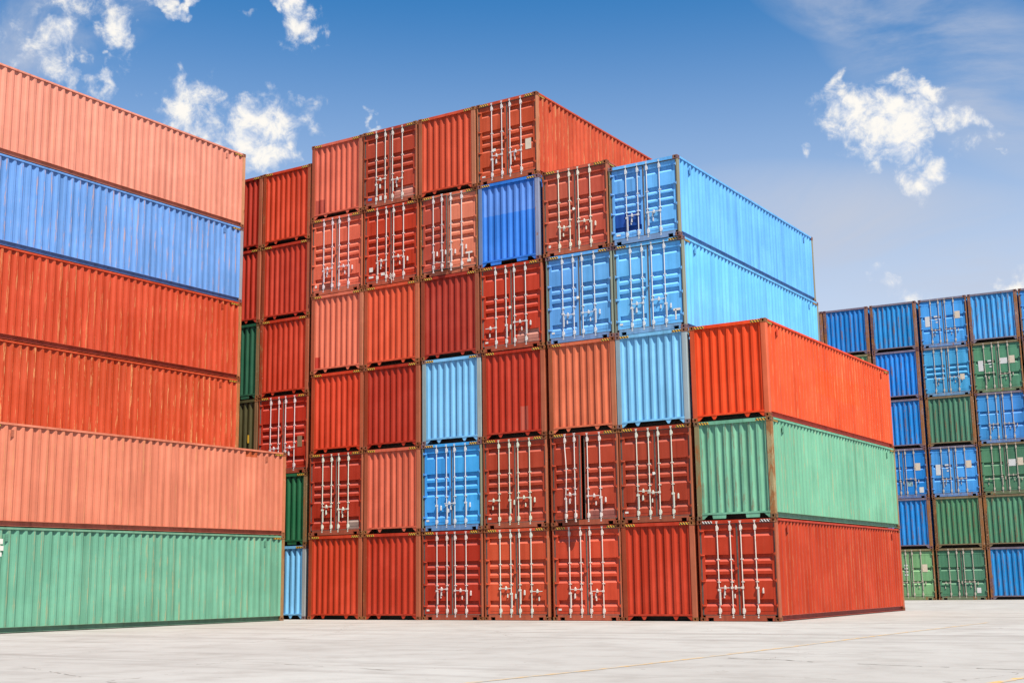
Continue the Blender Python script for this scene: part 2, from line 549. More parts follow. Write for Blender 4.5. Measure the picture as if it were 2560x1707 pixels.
@cached
def m_post(sx, back, door, H):
    b = MB()
    pw = post_w(door and not back)
    o = W2 - 0.007
    y0, y1 = (LEN - 0.15, LEN - 0.007) if back else (0.007, 0.15)
    z0, z1 = 0.118, H - 0.12
    xs = (o - pw, o) if sx > 0 else (-o, -o + pw)
    # open section: front flange and side flange of pressed steel with a rounded outer corner
    c = 0.014
    if back:
        poly = [(xs[0], y0), (xs[1], y0), (xs[1], y1), (xs[0], y1)]
    elif sx > 0:
        poly = [(xs[0], y0), (xs[1] - c, y0), (xs[1], y0 + c), (xs[1], y1), (xs[0], y1)]
    else:
        poly = [(xs[0] + c, y0), (xs[1], y0), (xs[1], y1), (xs[0], y1), (xs[0], y0 + c)]
    b.prism(poly, 'z', z0, z1)
    return b.mesh("corner_post", PAINT)


@cached
def m_side(sx, H):
    """corrugated side panel"""
    b = MB()
    n = 43
    y0, y1 = 0.15, LEN - 0.15
    p = (y1 - y0) / n
    prof = []
    xo, xi = 1.200, 1.150
    for k in range(n):
        y = y0 + k * p
        prof += [(y, xo), (y + p * .27, xo), (y + p * .5, xi), (y + p * .77, xi)]
    prof.append((y1, xo))
    z0, z1 = 0.168, H - 0.06
    for (ya, xa), (yb, xb) in zip(prof, prof[1:]):
        b.quad((sx * xa, ya, z0), (sx * xb, yb, z0), (sx * xb, yb, z1), (sx * xa, ya, z1))
    me = b.mesh("side_panel", PAINT)
    return me


@cached
def m_toprail(sx, H):
    b = MB()
    x0, x1 = sorted((sx * 1.15, sx * 1.2165))
    b.box(x0, x1, 0.179, LEN - 0.179, H - 0.072, H - 0.012)
    return b.mesh("top_rail", PAINT)


@cached
def m_botrail(sx):
    b = MB()
    def bx(a, c, z0, z1):
        x0, x1 = sorted((sx * a, sx * c))
        b.box(x0, x1, 0.179, LEN - 0.179, z0, z1)
    bx(1.135, 1.216, 0.157, 0.169)
    bx(1.135, 1.146, 0.034, 0.157)
    bx(1.135, 1.206, 0.022, 0.034)
    return b.mesh("bottom_rail", PAINT)


@cached
def m_roof(H):
    b = MB()
    n = 42
    y0, y1 = 0.12, LEN - 0.12
    p = (y1 - y0) / n
    pts = []
    for k in range(n):
        y = y0 + k * p
        pts += [(y, H - .022), (y + p * .35, H - .022), (y + p * .5, H - .042), (y + p * .85, H - .042)]
    pts.append((y1, H - .022))
    for (ya, za), (yb, zb) in zip(pts, pts[1:]):
        b.quad((-1.15, ya, za), (1.15, ya, za), (1.15, yb, zb), (-1.15, yb, zb))
    return b.mesh("roof", PAINT)


@cached
def m_floor():
    b = MB()
    b.box(-1.13, 1.13, 0.1, LEN - 0.1, 0.15, 0.165)
    for k in range(20):
        y = 0.5 + k * (LEN - 1.0) / 19
        b.box(-1.13, 1.13, y - .025, y + .025, 0.03, 0.15)
    return b.mesh("floor", PAINT)


@cached
def m_endwall(back, door, H):
    """corrugated end wall"""
    b = MB()
    n = 8
    pw = post_w(door and not back)
    x0, x1 = -1.212 + pw, 1.212 - pw
    p = (x1 - x0) / (n + .27)
    yo, yi = 0.034, 0.088
    prof = []
    for k in range(n + 1):
        x = x0 + k * p
        prof += [(x, yo), (x + p * .27, yo)]
        if k < n:
            prof += [(x + p * .50, yi), (x + p * .78, yi)]
    z0, z1 = 0.165, H - 0.09
    Y = (lambda y: LEN - y) if back else (lambda y: y)
    for (xa, ya), (xb, yb) in zip(prof, prof[1:]):
        b.quad((xa, Y(ya), z0), (xb, Y(yb), z0), (xb, Y(yb), z1), (xa, Y(ya), z1))
    return b.mesh("end_wall", PAINT)


@cached
def m_header(back, H):
    b = MB()
    y0, y1 = (LEN - .085, LEN - .008) if back else (.008, .085)
    b.box(-W2 + .162, W2 - .162, y0, y1, H - .112, H - .014)
    return b.mesh("header_rail", PAINT)


@cached
def m_sill_wall(back, tab):
    """end sill of the closed end: a rail carried high, with hanging tabs and corner gussets"""
    b = MB()
    y0, y1 = (LEN - .07, LEN - .010) if back else (.010, .07)
    b.box(-W2 + .155, W2 - .155, y0, y1, .150, .205)
    ya, yb = (LEN - .035, LEN - .02) if back else (.02, .035)
    if tab:
        for s in (-1, 1):
            cx = s * .52
            if tab == 1:
                b.prism([(cx - .10, .150), (cx + .10, .150), (cx + .03, .035), (cx - .03, .035)], 'y', ya, yb)
            else:
                b.prism([(cx - .22, .150), (cx + .22, .150), (cx + .20, .03), (cx - .20, .03)], 'y', ya, yb)
    for s in (-1, 1):
        a = s * (W2 - .162)
        b.prism([(a, .150), (a - s * .20, .150), (a - s * .05, .02), (a, .02)] if s < 0 else [(a, .150), (a, .02), (a - .05, .02), (a - .20, .150)], 'y', ya, yb)
    return b.mesh("end_sill", PAINT)


@cached
def m_sill_door():
    b = MB()
    y0, y1 = .012, .09
    b.box(-W2 + .162, W2 - .162, y0, y1, .105, .172)
    for xa, xb in ((-W2 + .162, -W2 + .235), (-W2 + .41, W2 - .41), (W2 - .235, W2 - .162)):
        b.box(xa, xb, y0, y1, .012, .105)
    return b.mesh("door_sill", PAINT)


RIBS = {'five': (.066, .338, .447, .556, .832), 'two': (.36, .655), 'three': (.36, .475, .59)}
HINGE_X = 1.116
LEAF_W = 1.094


@cached
def m_leaf(side, H, ribs):
    """pressed door leaf, origin on its hinge line; side -1 = left leaf (hinged left)"""
    b = MB()
    z0, z1 = .192, H - .135
    h = z1 - z0
    yo, yi = .058, .132
    s = -side          # direction from hinge to the free edge
    def X(a, c):
        return sorted((s * a, s * c))
    stile_o, stile_i = .085, LEAF_W - .075
    a0, a1 = X(0, stile_o)
    b.box(a0, a1, yo - .004, yo + .085, z0, z1)
    a0, a1 = X(stile_i, LEAF_W)
    b.box(a0, a1, yo - .004, yo + .085, z0, z1)
    x0, x1 = X(stile_o, stile_i)
    prof = [(yo, z1)]
    for f in RIBS[ribs]:
        zt = z1 - f * h
        prof += [(yo, zt), (yi, zt - .012), (yi, zt - .098), (yo, zt - .196)]
    prof.append((yo, z0))
    for (ya, za), (yb, zb) in zip(prof, prof[1:]):
        b.quad((x0, ya, za), (x1, ya, za), (x1, yb, zb), (x0, yb, zb))
    # closing strips: thin welded bars along the top and foot
    for zc in (z1 - .12 if ribs == 'five' else z1 - .2, z0 + .11):
        b.box(x0 + .01, x1 - .01, yo - .005, yo + .01, zc - .006, zc + .006)
    return b.mesh("door", PAINT)


@cached
def m_gasket(side, H):
    b = MB()
    z0, z1 = .176, H - .116
    s = -side
    def X(a, c):
        return sorted((s * a, s * c))
    y0, y1 = .062, .092
    a = X(-.044, .0)
    b.box(a[0], a[1], y0 - .018, y1, z0, z1)
    a = X(LEAF_W, LEAF_W + .0205)
    b.box(a[0], a[1], y0 - .02, y1, z0, z1)
    a = X(0, LEAF_W)
    b.box(a[0], a[1], y0 - .036, y1, z1 - .019, z1 + .004)
    b.box(a[0], a[1], y0 - .036, y1, z0, z0 + .016)
    return b.mesh("door_gasket", RUBBER)


@cached
def m_rod(side, H, at, bent):
    """locking bar with cams, keepers and guide brackets"""
    b = MB()
    s = -side
    x = s * LEAF_W * at
    y = .022
    z0, z1 = .105, H - .055
    if bent:
        pts = [(x + (.055 * math.sin(math.pi * min(1, max(0, (k / 14 - .25) / .6))) if bent else 0), y - .012 * math.sin(math.pi * k / 14), z0 + (z1 - z0) * k / 14) for k in range(15)]
    else:
        pts = [(x, y, z0), (x, y, z1)]
    b.tube(pts, .0155, 10)
    for zc, hh in ((.295, .075), (H - .245, .075)):
        b.box(x - .028, x + .028, y - .022, .054, zc - hh, zc + hh)
        b.box(x + .028, x + .042, y - .012, .054, zc - hh * .5, zc + hh * .6)
    b.box(x - .026, x + .026, y - .014, y + .02, .10, .135)
    b.box(x - .015, x + .015, y - .022, y + .02, .155, .185)
    b.box(x - .040, x + .040, y - .016, y + .016, H - .066, H - .045)
    b.box(x - .022, x + .022, y - .022, y + .02, H - .112, H - .075)
    xx = x + (.05 if bent else 0)
    for f in (.36, .61):
        zc = .19 + (H - .33) * f
        b.box(xx - .032, xx + .046, y - .020, .053, zc - .014, zc + .014)
    return b.mesh("locking_bar", RODS)


@cached
def m_handle(side, at, mode, zc):
    """handle of a locking bar: mode 0 lies level towards the hinge, 1 level towards the seam, 2 hangs down"""
    b = MB()
    s = -side
    x = s * LEAF_W * at
    y = -.008
    if mode == 2:
        b.box(x + .022, x + .05, y, y + .03, zc - .40, zc + .05)
        b.box(x - .03, x + .056, y - .005, y + .034, zc + .0, zc + .06)
        b.box(x + .15, x + .185, .012, .055, zc - .12, zc + .0)
        b.prism([(x + .15, zc), (x + .185, zc), (x + .1675, zc + .035)], 'y', .012, .055)
    else:
        d = -s if mode == 0 else s
        xa, xb = sorted((x, x + d * .40))
        b.box(xa, xb, y, y + .02, zc - .011, zc + .011)
        b.box(x - .035, x + .035, y - .004, y + .03, zc - .032, zc + .032)
        xm = x + d * .215
        b.box(xm - .018, xm + .018, y - .01, .055, zc - .045, zc + .04)
        b.prism([(xm - .018, zc + .04), (xm + .018, zc + .04), (xm, zc + .07)], 'y', y - .01, .03)
        xq = x + d * .26
        b.box(xq - .014, xq + .014, .024, .055, zc - .29, zc - .20)
        b.prism([(xq - .014, zc - .20), (xq + .014, zc - .20), (xq, zc - .17)], 'y', .024, .055)
    return b.mesh("handle", RODS)


@cached
def m_hinge(side, z):
    b = MB()
    s = -side
    x0, x1 = sorted((s * -.05, s * .085))
    xm = s * -.028
    # blade: half-round plate seen edge-on plus its pin barrel
    b.prism([(s * -.048, .05), (s * -.048, .012), (s * -.02, -.002), (s * .03, .008), (s * .085, .048), (s * .085, .053)][::(1 if s > 0 else -1)], 'z', z - .018, z + .018)
    b.tube([(xm, .02, z - .05), (xm, .02, z + .05)], .014, 8)
    return b.mesh("hinge", PAINT)


@cached
def m_plate(x0, x1, z0, z1, y0, y1):
    b = MB()
    b.box(x0, x1, y0, y1, z0, z1)
    return b.mesh("plate", STICK)


@cached
def m_hazard(sx, H, door):
    b = MB()
    xa, xb = (.74, 1.05) if sx > 0 else (-1.05, -.74)
    b.box(xa, xb, .0035, .0075, H - .104, H - .032)
    return b.mesh("hazard_stripe", HAZ)


@cached
def m_hazard_side(back, H):
    """striped plate under the top rail at the end of the side panel"""
    b = MB()
    ya, yb = (LEN - .55, LEN - .2) if back else (.2, .55)
    b.box(1.2055, 1.2095, ya, yb, H - .130, H - .078)
    return b.mesh("hazard_stripe", HAZ)


# ------------------------------------------------------------------ colours (linear albedo)
def srgb(r, g, b, k=1.0):
    def f(c):
        c /= 255.0
        return (c / 12.92 if c <= .04045 else ((c + .055) / 1.055) ** 2.4) * k
    return (f(r), f(g), f(b))


KF = .60       # paint reflectance against the sunlit end faces of the photograph
KL = .475       # the same for the sunlit long sides
COL = {
    'deep red': srgb(182, 46, 20, KF), 'red': srgb(196, 54, 22, KF), 'brick red': srgb(182, 62, 37, KF), 'orange red': srgb(212, 78, 44, KF),
    'salmon': srgb(222, 106, 76, KF), 'rose salmon': srgb(222, 116, 90, KF), 'orange': srgb(250, 72, 20, KF),
    'dusty red': srgb(194, 86, 64, KF), 'dark red': srgb(174, 48, 28, KF),
    'light blue': srgb(102, 184, 244, .66), 'sky blue': srgb(56, 162, 236, .66), 'royal blue': srgb(44, 122, 216, .70),
    'cobalt blue': srgb(26, 134, 214, .66), 'pale cobalt blue': srgb(70, 158, 228, .66),
    'pale green': srgb(120, 184, 150, KF), 'dark green': srgb(30, 98, 68, KF), 'olive green': srgb(80, 76, 42, KF), 'mid green': srgb(80, 138, 106, .64), 'leaf green': srgb(120, 166, 122, .68),
    'pale light blue': srgb(128, 194, 250, .62),
    'sea green': srgb(126, 196, 164, KL), 'coral salmon': srgb(246, 146, 116, KL), 'scuffed red': srgb(222, 80, 42, KL),
    'periwinkle blue': srgb(116, 170, 240, KL), 'pale salmon': srgb(254, 168, 134, KL),
}
RUSTY = srgb(164, 94, 52, KF)
CASTC = srgb(124, 70, 38, KF)
WHITE = srgb(230, 224, 216, .72)
YEL = srgb(232, 180, 40, .7)


def put(parent, me, name, color, **props):
    o = bpy.data.objects.new(name, me)
    S.collection.objects.link(o)
    o.parent = parent
    o.color = (*color, 1.0)
    for k, v in props.items():
        o[k] = v
    return o


def blend(a, b, f):
    return tuple(x * (1 - f) + y * f for x, y in zip(a, b))


def container(x, y, z, H, colour, kind, label, group, rot=0.0, ribs='five', wear=.22, frame_wear=None, post=None, scuff=0.0,
              leaf_open=(0.0, 0.0), bent=False, plates=(), patch=None, side_patch=None, hazard=YEL, side_hazard=True, tab=1,
              leaf_colours=None, rail_rust=0.0, rod=None, modes=None, wall_wear=None, side_wear=None, endscuff=0.0, side_col=None, side_plates=(), straps=()):
    """one 40-foot container standing with its front edge centre at x, y, z"""
    rng = random.Random(label)
    root = bpy.data.objects.new("shipping_container", None)
    S.collection.objects.link(root)
    root.empty_display_size = 0.5
    root.location = (x, y, z)
    root.rotation_euler = (0, 0, rot)
    root['label'] = label
    root['category'] = "shipping container"
    root['group'] = group
    c = COL[colour]
    tone = rng.uniform(.88, 1.08)
    c = (c[0] * tone, c[1] * tone * rng.uniform(.92, 1.14), c[2] * tone * rng.uniform(.92, 1.08))
    fw = frame_wear if frame_wear is not None else min(1.0, wear + .25)
    ww = wear if wall_wear is None else wall_wear
    pc = post if post is not None else tuple(v * .82 for v in blend(c, RUSTY, .30))
    railc = blend(c, (.17, .09, .05), rail_rust)
    door = kind == 'door'
    for back in (False, True):
        for sx in (-1, 1):
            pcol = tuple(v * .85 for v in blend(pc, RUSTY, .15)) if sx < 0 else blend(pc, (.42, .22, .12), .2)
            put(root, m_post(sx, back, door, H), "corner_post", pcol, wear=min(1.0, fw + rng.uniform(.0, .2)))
            for top in (False, True):
                put(root, m_casting(sx, back, top, H), "corner_casting", blend(CASTC, c, .12), wear=.85)
        put(root, m_header(back, H), "header_rail", railc, wear=ww + .08)
    for sx in (-1, 1):
        sp = put(root, m_side(sx, H), "side_panel", side_col or c, wear=(wear if side_wear is None else side_wear), scuff=scuff)
        if side_patch and sx > 0:
            sp['patch_lo'], sp['patch_hi'], sp['patch_col'] = side_patch
        for back in (False, True):
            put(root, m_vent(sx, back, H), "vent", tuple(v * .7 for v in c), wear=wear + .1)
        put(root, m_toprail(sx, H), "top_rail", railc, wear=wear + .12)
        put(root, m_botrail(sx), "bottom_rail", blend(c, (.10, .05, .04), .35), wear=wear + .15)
    put(root, m_roof(H), "roof", c, wear=wear)
    put(root, m_floor(), "floor", (.05, .04, .035), wear=.5)
    put(root, m_endwall(True, door, H), "end_wall", c, wear=wear)
    put(root, m_sill_wall(True, 1), "end_sill", railc, wear=wear + .1)
    if not door:
        ew = put(root, m_endwall(False, False, H), "end_wall", c, wear=ww, endscuff=endscuff)
        if patch:
            ew['patch_lo'], ew['patch_hi'], ew['patch_col'] = patch
        put(root, m_sill_wall(False, tab), "end_sill", railc, wear=wear + .12)
    else:
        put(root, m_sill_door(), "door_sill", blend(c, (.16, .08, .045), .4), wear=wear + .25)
        md = modes if modes else rng.choice([(0, 2, 0, 2), (0, 2, 0, 2), (2, 0, 0, 2), (0, 2, 2, 1)])
        rc = rod if rod else (blend(WHITE, c, .22) if 'blue' in colour else tuple(v * rng.uniform(.82, 1.0) for v in WHITE))
        for i, side in enumerate((-1, 1)):
            lc = leaf_colours[i] if leaf_colours else tuple(v * rng.uniform(.95, 1.04) for v in c)
            lf = put(root, m_leaf(side, H, ribs), "door", lc, wear=ww)
            lf.location = (side * HINGE_X, 0, 0)
            lf.rotation_euler = (0, 0, math.radians(leaf_open[i]) * side)
            if patch and (patch[0][0] + patch[1][0]) * side > 0:
                hx = side * HINGE_X
                lf['patch_lo'] = (patch[0][0] - hx, patch[0][1], patch[0][2])
                lf['patch_hi'] = (patch[1][0] - hx, patch[1][1], patch[1][2])
                lf['patch_col'] = patch[2]
            put(lf, m_gasket(side, H), "door_gasket", (.055, .047, .042) if rng.random() < .7 else (.10, .088, .076))
            if side < 0 and ribs == 'five':
                put(lf, m_lockbox(round(1.42 + rng.choice((0, .03, -.05)), 2)), "lock_box", WHITE if rng.random() < .2 else blend(lc, RUSTY, .15), wear=wear + .15)
            ats = (.47, .84) if side < 0 else (.50, .90)
            for j, at in enumerate(ats):
                put(lf, m_rod(side, H, at, bool(bent and side < 0 and j == 0)), "locking_bar", rc)
                mode = md[i * 2 + (0 if j == 1 else 1)]
                zc = .95 if mode != 2 else .86
                zc += rng.choice((-.06, 0, .05)) + (.0 if j else -.1) * (mode == 0)
                put(lf, m_handle(side, at, mode, round(zc, 2)), "handle", rc)
            for q in (.10, .37, .66, .93):
                put(lf, m_hinge(side, round(.19 + (H - .325) * q, 3)), "hinge", blend(lc, RUSTY, .15), wear=wear + .1)
    if hazard:
        for sx in (-1, 1):
            put(root, m_hazard(sx, H, door), "hazard_stripe", hazard)
        if side_hazard:
            for back in (False, True):
                put(root, m_hazard_side(back, H), "hazard_stripe", hazard)
    for (y0, y1, z0, z1, pcx) in side_plates:
        put(root, m_side_plate(y0, y1, z0, z1), "sticker", pcx)
    for pts in straps:
        put(root, m_strap(pts), "strap", WHITE)
    for (nm, x0, x1, z0, z1, pcx, yy) in plates:
        put(root, m_plate(x0, x1, z0, z1, yy - .004, yy), nm, pcx)
    return root


HC, ST = 2.896, 2.591
GREYP = srgb(190, 176, 158)
DF = .0535      # y of the face of a closed door leaf


def tag(px0, pz0, w_=.11, h_=.055, col=WHITE, nm="sticker"):
    return (nm, px0, px0 + w_, pz0, pz0 + h_, col, DF)


# ------------------------------------------------------------------ central stack
# column right edges (column 0 stands at the near right corner), gaps from the photograph
GAPS = [0, .105, .03, .12, .05, .07, .045]
XR = []
xx = 0.0
for g in GAPS:
    xx -= g
    XR.append(xx)
    xx -= 2 * W2
LDX = [.03, .035, .03, .0, -.05, -.10]
LDX0 = [.02, .03, .0]
COLN = ["in the rightmost column", "in the second column from the right", "in the third column from the right", "in the middle column",
        "in the third column from the left", "in the second column from the left", "in the leftmost column"]
GROUP_M = "containers of the big central stack"

# (colour, kind, label, extras) bottom to top per column
MAIN = {
    0: [('red', 'door', "brick red container with double doors on the ground at the central stack's near right corner",
         dict(hazard=WHITE, wear=.2, frame_wear=.62, side_col=srgb(188, 58, 22, KF), side_hazard=False, modes=(0, 2, 1, 2), scuff=.25, side_wear=.3, plates=())),
        ('pale green', 'wall', "pale green container with rusty ribbed end between the orange container and the brick red one",
         dict(tab=2, wear=.33, frame_wear=.75, endscuff=.55, post=blend(COL['leaf green'], RUSTY, .5), scuff=.35)),
        ('orange', 'wall', "bright orange container on top of the pale green one at the right corner",
         dict(wear=.16, frame_wear=.42, side_col=srgb(232, 84, 38, KF), post=blend(COL['orange'], RUSTY, .3), scuff=.4,
              side_patch=((1.0, 4.2, 1.15), (1.3, 8.6, 1.95), srgb(238, 84, 30, KF))))],
    1: [('red', 'wall', "red ribbed end container on the ground just left of the doors at the corner", dict(wear=.12)),
        ('brick red', 'door', "brick red container with evenly closed doors directly left of the pale green container", dict(wear=.14, modes=(0, 2, 1, 2), plates=(tag(-1.07, .30),))),
        ('pale light blue', 'wall', "light blue ribbed end container directly left of the bright orange container", dict(wear=.18, tab=1, post=srgb(150, 186, 200, KF))),
        ('light blue', 'door', "light blue container with doors and long blue side, under the topmost light blue one",
         dict(wear=.16, post=srgb(120, 150, 140, KF), plates=(tag(-1.05, .33), ("sticker", .86, .90, .30, .62, WHITE, DF), tag(.80, .58, .24, .07)))),
        ('light blue', 'door', "light blue container topping the second column, dark blue repaint on its lower left door",
         dict(wear=.16, post=srgb(126, 140, 118, KF), patch=((-1.04, -.1, .42), (-.12, .2, 1.0), srgb(12, 78, 170, KF)), hazard=None, plates=(tag(-1.0, .30, .14),)))],
    2: [('orange red', 'door', "faded red container with scraped grimy doors on the ground, left of the ribbed one", dict(wear=.42, scuff=.1, plates=(tag(-1.05, .31),))),
        ('brick red', 'door', "brick red container with a bent locking bar and a black gap between its doors", dict(wear=.18, leaf_open=(13.0, 0.0), bent=True, plates=(tag(-1.06, .30),),
         patch=((.15, -.1, .0), (1.05, .3, .47), srgb(160, 90, 80, KF)))),
        ('salmon', 'wall', "orange red ribbed end container under the left of the three light blue door ends", dict(wear=.2)),
        ('light blue', 'door', "light blue container with doors under the dusty red one, its right neighbour also blue", dict(wear=.2, post=srgb(116, 150, 140, KF), plates=(tag(-1.05, .33),))),
        ('dusty red', 'door', "dusty red container with doors between the royal blue and the topmost light blue container", dict(wear=.16, post=srgb(170, 84, 52, KF), plates=(tag(-1.03, .30, .08, .08),)))],
    3: [('orange red', 'door', "faded red container with doors on the ground in the middle column", dict(wear=.3, modes=(2, 1, 2, 0))),
        ('brick red', 'door', "brick red container with doors immediately right of the sky blue doors", dict(wear=.15, plates=(tag(-1.05, .30),))),
        ('deep red', 'wall', "dark red ribbed end container right of the light blue ribbed end", dict(wear=.16, patch=((.25, -.1, .16), (.55, .2, 1.0), srgb(186, 84, 66, KF)))),
        ('red', 'door', "red container with doors directly under the royal blue ribbed end", dict(wear=.25, plates=(tag(-1.05, .30),), patch=((.2, -.1, .1), (1.04, .3, .62), srgb(196, 128, 112, KF)))),
        ('royal blue', 'wall', "royal blue ribbed end container, second from the top of the middle column",
         dict(wear=.24, tab=2, post=srgb(112, 146, 190, KF), patch=((-1.0, -.1, 1.75), (1.1, .2, 2.7), srgb(88, 142, 228, KF)))),
        ('orange red', 'door', "orange red container topping the central stack, grey placard on its door",
         dict(wear=.24, frame_wear=.6, post=srgb(200, 122, 84, KF), scuff=.5, plates=(("placard", .72, .95, .95, 1.32, GREYP, DF), tag(-1.03, .26, .13), tag(-.6, 1.12, .13, .10))))],
    4: [('deep red', 'door', "deep red container with doors on the ground under the sky blue doors", dict(wear=.16, modes=(0, 2, 0, 2), plates=(tag(-1.05, .29),))),
        ('sky blue', 'door', "sky blue container with doors below the light blue ribbed end", dict(wear=.16, post=srgb(112, 136, 120, KF), modes=(2, 2, 1, 2), plates=(tag(-1.05, .32),))),
        ('pale light blue', 'wall', "light blue ribbed end container on top of the sky blue doors", dict(wear=.18, post=srgb(150, 184, 190, KF), patch=((1.05, -.1, .2), (1.2, .2, .9), srgb(40, 140, 220, KF)))),
        ('dark red', 'wall', "dull dark red ribbed end container below the dented salmon door", dict(wear=.2)),
        ('salmon', 'door', "salmon container with one dented door hanging out and white paint splashes",
         dict(wear=.3, leaf_open=(7.5, 3.0), modes=(2, 2, 2, 2), frame_wear=.7, straps=(((.10, -.02, .42), (-.12, -.08, .41), (-.34, -.10, .43), (-.47, -.10, .46), (-.55, -.09, .40), (-.56, -.06, .30)),), post=srgb(176, 104, 54, KF), leaf_colours=(srgb(196, 80, 58, KF), srgb(226, 126, 96, KF)),
              plates=(("paint_splash", .70, .98, .62, .68, WHITE, .03), ("paint_splash", .82, .86, .42, .62, WHITE, .03), ("paint_splash", .76, .92, .33, .42, WHITE, .03)))),
        ('orange red', 'wall', "orange red ribbed end container on the top row, left of the one with a placard", dict(wear=.2, post=srgb(176, 96, 66, KF)))],
    5: [('deep red', 'wall', "deep red ribbed end container on the ground in the second column from the left", dict(wear=.14)),
        ('salmon', 'wall', "salmon ribbed end container left of the sky blue doors", dict(wear=.14)),
        ('deep red', 'wall', "deep red ribbed end container left of the light blue ribbed end", dict(wear=.12)),
        ('orange red', 'wall', "orange red ribbed end container left of the dull dark red one under the dented door", dict(wear=.16)),
        ('red', 'door', "red container with white label squares on its doors, left of the dented salmon door",
         dict(wear=.22, straps=(((-.06, .0, .28), (.03, -.03, .36), (.10, -.03, .27), (.05, -.03, .16), (-.04, -.03, .22), (.02, -.03, .30), (.08, -.02, .12), (.06, -.01, .02)),), plates=(tag(-.98, .55, .16, .16), tag(-1.0, .32, .2, .07), tag(-.45, .36, .17, .1)))),
        ('brick red', 'door', "brick red container with doors on the top row, between two ribbed ends", dict(wear=.26, patch=((.2, -.1, .1), (1.04, .3, .6), srgb(206, 130, 112, KF)), plates=(tag(-1.0, .30, .17, .09, srgb(90, 120, 190, KF)), tag(-.48, .24, .1, .16))))],
    6: [('red', 'wall', "red ribbed end container on the ground in the leftmost column of the central stack", dict(wear=.14)),
        ('deep red', 'door', "deep red container with a grey worn door corner above the leftmost ground container", dict(wear=.24, patch=((.55, -.1, .2), (1.04, .3, .5), srgb(150, 128, 120, KF)))),
        ('red', 'wall', "red ribbed end container at the left edge above the deep red doors", dict(wear=.12)),
        ('rose salmon', 'wall', "rose salmon ribbed end container below the salmon doors at the left edge", dict(wear=.16, patch=((-1.02, -.1, .2), (-.78, .2, .62), srgb(186, 50, 32, KF)))),
        ('salmon', 'door', "salmon container with brown painted door foot under the top left one", dict(wear=.16, patch=((-.85, -.1, .19), (-.15, .3, .45), srgb(130, 60, 48, KF)), plates=(tag(-1.03, .31, .09, .09),))),
        ('salmon', 'wall', "salmon ribbed end container at the top left corner of the central stack", dict(wear=.2, patch=((-1.02, -.1, .2), (-.62, .2, .75), srgb(170, 62, 46, KF))))],
}
for k, items in MAIN.items():
    z = 0.0
    for lv, (colour, kind, label, kw) in enumerate(items):
        H = ST if (k == 1 and lv == 4) else HC
        dx = (LDX0[lv] if k == 0 else LDX[lv]) + random.uniform(-.012, .012)
        container(XR[k] - W2 + dx, random.uniform(-.03, .03), z, H, colour, kind, label, GROUP_M, **kw)
        z += H

# ------------------------------------------------------------------ two columns left of the central stack
GROUP_B = "containers in the two columns behind the left stack"
SIDE = {
    'near': [('pale light blue', 'wall', ST, "light blue ribbed end container on the ground beside the long green side", dict(wear=.22, post=srgb(150, 170, 180, KF))),
             ('dark green', 'wall', ST, "dark green ribbed end container on top of the narrow light blue one", dict(wear=.3, tab=2, frame_wear=.6, post=srgb(110, 96, 60, KF))),
             ('deep red', 'door', HC, "deep red container with doors and placard behind the long salmon container", dict(wear=.16, plates=(("placard", .70, .92, .95, 1.35, srgb(140, 120, 90, KF), DF),))),
             ('red', 'wall', HC, "bright red ribbed end container on top of the deep red doors with placard", dict(wear=.22, frame_wear=.6)),
             ('deep red', 'wall', HC, "deep red ribbed end container second from the top, right one of the two", dict(wear=.2, frame_wear=.55)),
             ('red', 'wall', HC, "red ribbed end container at the top, beside the lower left edge of the central stack", dict(wear=.24, frame_wear=.6))],
    'far': [('dark green', 'wall', ST, "dark green container hidden behind the left stack on the ground", dict(hazard=None)),
            ('deep red', 'wall', ST, "deep red container hidden behind the left stack above the ground one", dict(hazard=None)),
            ('olive green', 'wall', HC, "dark olive ribbed end container with a small yellow mark behind the left stack", dict(wear=.3, tab=2, frame_wear=.6, hazard=None, plates=(("sticker", .72, .80, 1.25, 1.55, YEL, .018),))),
            ('dark green', 'wall', HC, "dark green ribbed end container above the dark olive one", dict(wear=.25, tab=2, frame_wear=.6, hazard=None, post=srgb(96, 84, 48, KF))),
            ('deep red', 'wall', HC, "deep red ribbed end container partly hidden, second from the top beside the blue side", dict(wear=.2)),
            ('deep red', 'wall', HC, "deep red ribbed end container at the top, partly hidden by the pale salmon one", dict(wear=.2))],
}
for key, xr in (('near', -17.66), ('far', -20.15)):
    z = 0.0
    for colour, kind, H, label, kw in SIDE[key]:
        container(xr - W2 + random.uniform(-.01, .01), .12 + random.uniform(-.02, .02), z, H, colour, kind, label, GROUP_B, **kw)
        z += H

